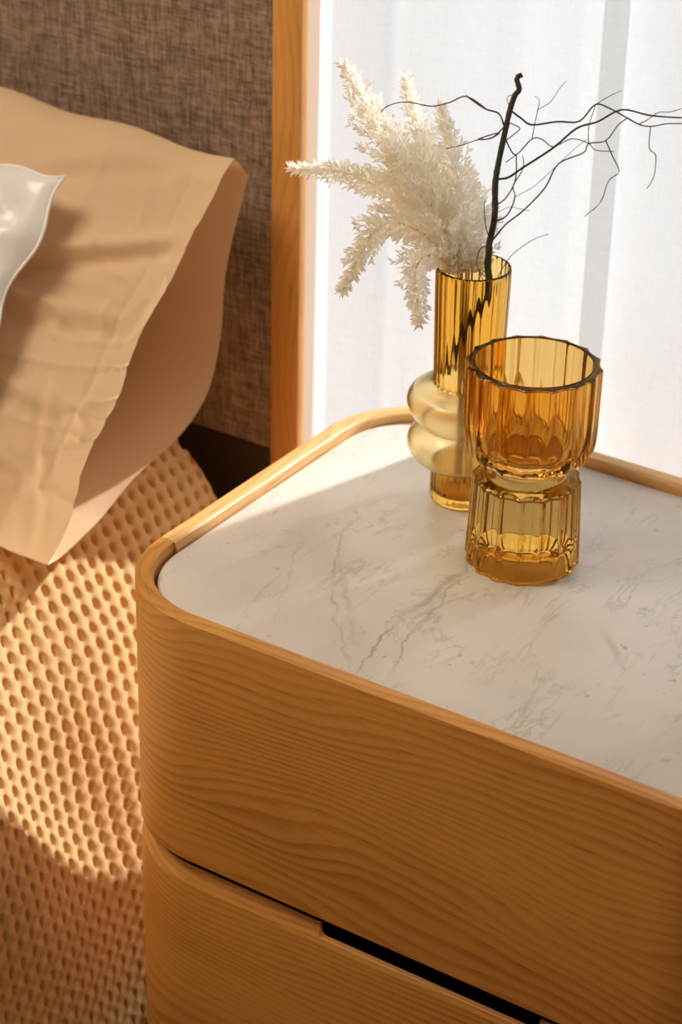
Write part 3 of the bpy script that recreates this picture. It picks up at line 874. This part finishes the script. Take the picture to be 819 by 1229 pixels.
TWIG = [
    ([(0.1798, 0.3209, 0.7413), (0.1728, 0.3284, 0.7596), (0.1698, 0.3344, 0.7718), (0.1683, 0.3369, 0.777), (0.1658, 0.3479, 0.7964), (0.1588, 0.3585, 0.8195), (0.156, 0.3669, 0.835), (0.1535, 0.3792, 0.8563), (0.1516, 0.3894, 0.8737), (0.1516, 0.397, 0.8854), (0.1533, 0.4009, 0.8897), (0.1489, 0.4034, 0.8979), (0.1517, 0.407, 0.9005)], 0.0034, 0.0022),
    ([(0.1593, 0.3616, 0.8238), (0.1685, 0.3628, 0.8269), (0.1785, 0.3685, 0.836), (0.1971, 0.3846, 0.8526), (0.2111, 0.3975, 0.8689), (0.2263, 0.4049, 0.8757), (0.2419, 0.4152, 0.8863), (0.2632, 0.4211, 0.8845), (0.2783, 0.4244, 0.8851), (0.2911, 0.4267, 0.8865), (0.3074, 0.4321, 0.889)], 0.0013, 0.0007),
    ([(0.1529, 0.3902, 0.8738), (0.1603, 0.3947, 0.8676), (0.1679, 0.3998, 0.8623), (0.1834, 0.4148, 0.8641), (0.1978, 0.4276, 0.8639), (0.2038, 0.4428, 0.8755), (0.2137, 0.4506, 0.872), (0.2267, 0.4579, 0.8645), (0.2355, 0.4636, 0.859), (0.2432, 0.4708, 0.8567), (0.2526, 0.4815, 0.858), (0.2625, 0.4912, 0.8576)], 0.0011, 0.0006),
    ([(0.2362, 0.462, 0.8596), (0.2396, 0.4723, 0.8616), (0.2433, 0.4839, 0.8654), (0.2495, 0.4941, 0.8644), (0.2549, 0.5051, 0.8655)], 0.0006, 0.0004),
    ([(0.2451, 0.4668, 0.8582), (0.2462, 0.4656, 0.8397), (0.2497, 0.4726, 0.8313), (0.2502, 0.4711, 0.813), (0.2449, 0.4703, 0.8013)], 0.0006, 0.0004),
    ([(0.1673, 0.3466, 0.7929), (0.1729, 0.3542, 0.7961), (0.1743, 0.3619, 0.8034), (0.1731, 0.3677, 0.8106), (0.169, 0.3711, 0.8168), (0.1708, 0.381, 0.8271), (0.1698, 0.3857, 0.8324), (0.1664, 0.3892, 0.8381)], 0.0009, 0.0004),
    ([(0.1699, 0.3392, 0.779), (0.1739, 0.3532, 0.7896), (0.1818, 0.3692, 0.7993), (0.1898, 0.3891, 0.8149), (0.192, 0.4059, 0.8314), (0.2055, 0.424, 0.8388), (0.2056, 0.4323, 0.8445), (0.2155, 0.4441, 0.8458), (0.2189, 0.4576, 0.856), (0.2223, 0.4671, 0.8604)], 0.0009, 0.0006),
    ([(0.2148, 0.4456, 0.8453), (0.2218, 0.4462, 0.833), (0.229, 0.4466, 0.8204), (0.2225, 0.4412, 0.8123), (0.2206, 0.433, 0.7954), (0.2116, 0.4233, 0.7832)], 0.0007, 0.0004),
    ([(0.2056, 0.4323, 0.8445), (0.2017, 0.4378, 0.8568), (0.2013, 0.4479, 0.8725)], 0.0005, 0.0004),
    ([(0.2011, 0.4482, 0.8733), (0.202, 0.4701, 0.8747), (0.2035, 0.4915, 0.8747)], 0.0005, 0.0003),
    ([(0.1547, 0.3787, 0.8544), (0.1574, 0.3799, 0.8477), (0.1638, 0.3828, 0.8401), (0.1699, 0.3977, 0.851), (0.1762, 0.4046, 0.8497), (0.184, 0.4095, 0.8437), (0.1939, 0.4231, 0.8489), (0.2058, 0.4319, 0.8447), (0.2112, 0.4354, 0.839), (0.2233, 0.4459, 0.8374)], 0.0008, 0.0004),
    ([(0.1691, 0.3991, 0.8505), (0.1662, 0.4083, 0.8623), (0.1641, 0.4156, 0.8703), (0.1618, 0.4216, 0.8767), (0.1564, 0.4229, 0.8787)], 0.0005, 0.0003),
    ([(0.1638, 0.4153, 0.8702), (0.1674, 0.4312, 0.8736), (0.1664, 0.446, 0.8799), (0.1661, 0.4599, 0.8842)], 0.0004, 0.0003),
    ([(0.1641, 0.3824, 0.8403), (0.1693, 0.3748, 0.8263), (0.1704, 0.3684, 0.818), (0.1686, 0.3601, 0.8096), (0.1641, 0.3519, 0.8041)], 0.0007, 0.0007),
    ([(0.1516, 0.3818, 0.8621), (0.147, 0.3798, 0.8731), (0.1379, 0.3711, 0.8782), (0.1243, 0.3629, 0.8886), (0.1438, 0.3639, 0.8804), (0.1292, 0.3554, 0.8911), (0.121, 0.3418, 0.8879), (0.1114, 0.3284, 0.8864), (0.0983, 0.3164, 0.8904), (0.0917, 0.3064, 0.8911), (0.0877, 0.2967, 0.8896), (0.0877, 0.2889, 0.8872)], 0.0009, 0.0005),
    ([(0.1533, 0.3851, 0.8656), (0.1485, 0.3681, 0.8561), (0.1415, 0.3561, 0.8566), (0.1575, 0.3633, 0.8636), (0.1554, 0.3524, 0.861), (0.1501, 0.342, 0.8621), (0.1432, 0.3283, 0.86), (0.1351, 0.3146, 0.8588)], 0.0008, 0.0004),
    ([(0.1533, 0.385, 0.8654), (0.1607, 0.388, 0.8627), (0.1625, 0.3874, 0.86), (0.1558, 0.3779, 0.8521)], 0.0006, 0.0006),
    ([(0.1532, 0.3898, 0.8728), (0.1467, 0.3925, 0.8833), (0.1508, 0.3962, 0.885), (0.1515, 0.3906, 0.8757)], 0.0004, 0.0004),
    ([(0.1822, 0.3295, 0.7521), (0.1818, 0.3405, 0.759), (0.1832, 0.3528, 0.7659), (0.1908, 0.3698, 0.774), (0.1991, 0.3841, 0.7773)], 0.0005, 0.0003),
    ([(0.1696, 0.3377, 0.7771), (0.1653, 0.335, 0.791), (0.1622, 0.3355, 0.8088), (0.1647, 0.3322, 0.815)], 0.0006, 0.0004),
    ([(0.1678, 0.3346, 0.7741), (0.1658, 0.3271, 0.7749), (0.1684, 0.3169, 0.7672), (0.1756, 0.3104, 0.7606), (0.1833, 0.3055, 0.7559)], 0.0005, 0.0004),
    ([(0.16, 0.3568, 0.8157), (0.1569, 0.3573, 0.8195), (0.156, 0.3605, 0.8253), (0.1578, 0.3629, 0.8273)], 0.0005, 0.0005),
    ([(0.1609, 0.3707, 0.8361), (0.1664, 0.3782, 0.842)], 0.0005, 0.0005),
    ([(0.1618, 0.3887, 0.8004), (0.1699, 0.4031, 0.8061), (0.1762, 0.4183, 0.8148), (0.1794, 0.4302, 0.8214), (0.1895, 0.4518, 0.8362), (0.1918, 0.4593, 0.837)], 0.0003, 0.0003),
    ([(0.1564, 0.3655, 0.791), (0.1626, 0.3766, 0.7949), (0.1689, 0.3838, 0.7929), (0.1753, 0.3908, 0.7903)], 0.0003, 0.0003),
]
def blade(V, F, p, d, ln, wd, side):
    """a narrow folded awn: four vertices, two triangles"""
    s = d.cross(side)
    if s.length < 1e-4: s = d.cross(Vector((0.3, 0.9, 0.2)))
    s.normalize()
    o = len(V)
    V += [p, p + d*ln*0.45 + s*wd, p + d*ln, p + d*ln*0.45 - s*wd]
    F += [[o, o+1, o+2], [o, o+2, o+3]]
PL_LABELS = ['tallest cream feathery plume, thick and leaning over toward the headboard',
             'upright cream plume standing between the tallest plume and the curtain',
             'slim upright cream plume below the red twig branches',
             'cream plume stretching out nearly level toward the headboard post',
             'drooping cream plume arching out and down beside the curtain',
             'small cream plume hanging down beside the tall vase rim',
             'short cream plume standing right against the dark twig',
             'bushy cream plume filling the middle of the bunch']
def plume(pts, rad, label, seed):
    rnd = random.Random(seed)
    root = thing('pampas_stem', label, 'dried grass', 'cream plumes in the tall amber vase')
    c = catmull(pts, 14)
    b0 = Vector((TC[0] + rnd.uniform(-0.012, 0.012), TC[1] + rnd.uniform(-0.012, 0.012), MZ + 0.0125))
    mid = Vector((TC[0]*0.4 + c[0].x*0.6, TC[1]*0.4 + c[0].y*0.6, MZ + 0.12))
    low = catmull([b0, mid, c[0]], 8)[:-1]
    full = low + c
    vv, ff = tube(full, [0.0011 - 0.0007*i/len(full) for i in range(len(full))], 6)
    obj('stem', vv, ff, M['plume_stem'], root)
    V, F = [], []
    L = [0.0]
    for a, b in zip(c, c[1:]): L.append(L[-1] + (b-a).length)
    tot = L[-1]
    nb = int(tot/0.0015)
    for k in range(nb):
        s = tot*(k+rnd.random())/nb
        tt = s/tot
        i = max(j for j in range(len(L)) if L[j] <= s); i = min(i, len(c)-2)
        p = c[i].lerp(c[i+1], (s-L[i])/(L[i+1]-L[i]))
        tan = (c[i+1]-c[i]).normalized()
        a = tan.cross(Vector((0.1, 0.4, 0.9))).normalized(); b = tan.cross(a)
        an = k*2.39996 + rnd.uniform(-0.4, 0.4)
        rad_dir = a*math.cos(an) + b*math.sin(an)
        env = (0.45 + 0.75*min(1, tt/0.3)) if tt < 0.3 else 1.2*(1-((tt-0.3)/0.7)**1.6)*0.9 + 0.16
        ln = rad*env*rnd.uniform(0.7, 1.25)*1.2
        spread = 0.72 - 0.30*tt
        d = (tan*(1-spread) + rad_dir*spread).normalized()
        # branchlet: a slightly drooping curve carrying awns
        q = p.copy(); nseg = max(4, int(ln/0.0028))
        dd = d.copy()
        for m in range(nseg):
            f_ = m/nseg
            dd = (dd + tan*0.06 + Vector((rnd.uniform(-.1, .1), rnd.uniform(-.1, .1), rnd.uniform(-.12, .08)))).normalized()
            q2 = q + dd*(ln/nseg)
            sd = dd.cross(Vector((rnd.uniform(-1, 1), rnd.uniform(-1, 1), rnd.uniform(-1, 1))))
            if sd.length < 1e-4: continue
            sd.normalize()
            blade(V, F, q, dd, ln/nseg*1.5, 0.0006, sd)
            for sg in (1, -1):
                w_ = (dd*0.80 + sd*sg*0.55).normalized()
                blade(V, F, q, w_, 0.0085*(1-0.35*f_)*rnd.uniform(0.75, 1.25), 0.0012, sd.cross(dd))
            q = q2
    o = obj('plume', V, F, M['plume'], root)
    o['kind'] = 'stuff'
for i, (pts, rad) in enumerate(PLUMES):
    plume(pts, rad, PL_LABELS[i], 40+i)

tw = thing('twig', 'dark crooked bare twig with thin tangled branches in tall vase', 'twig')
TW_PARENT = {3: 2, 4: 2, 9: 2, 7: 6, 8: 6, 11: 10, 12: 10, 13: 10, 22: 10}
made = {}
for i, (pts, r0, r1) in enumerate(TWIG):
    P_ = [Vector(p) for p in pts]
    if i == 0:
        lowp = [Vector((TC[0]-0.016, TC[1]-0.011, MZ+0.120)), Vector((TC[0]-0.007, TC[1]-0.009, MZ+0.150)), Vector((TC[0]+0.010, TC[1]-0.004, MZ+0.185))]
        P_ = lowp + [p for p in P_ if p.z > MZ+0.20]
    c = catmull(P_, 5 if i == 0 else 4)
    n = len(c)
    rr = [(r0 + (r1-r0)*k/(n-1))*(1 + 0.16*noise.noise((k*0.8, i*3.1, 0)))*(1.0 if i == 0 else 0.85) for k in range(n)]
    vv, ff = tube(c, rr, 8 if i == 0 else 5)
    made[i] = obj('main_stem' if i == 0 else ('branchlet' if i in TW_PARENT else 'branch'), vv, ff, M['bark_red'] if i in (14, 15) else M['bark'],
                  made[TW_PARENT[i]] if i in TW_PARENT else tw)
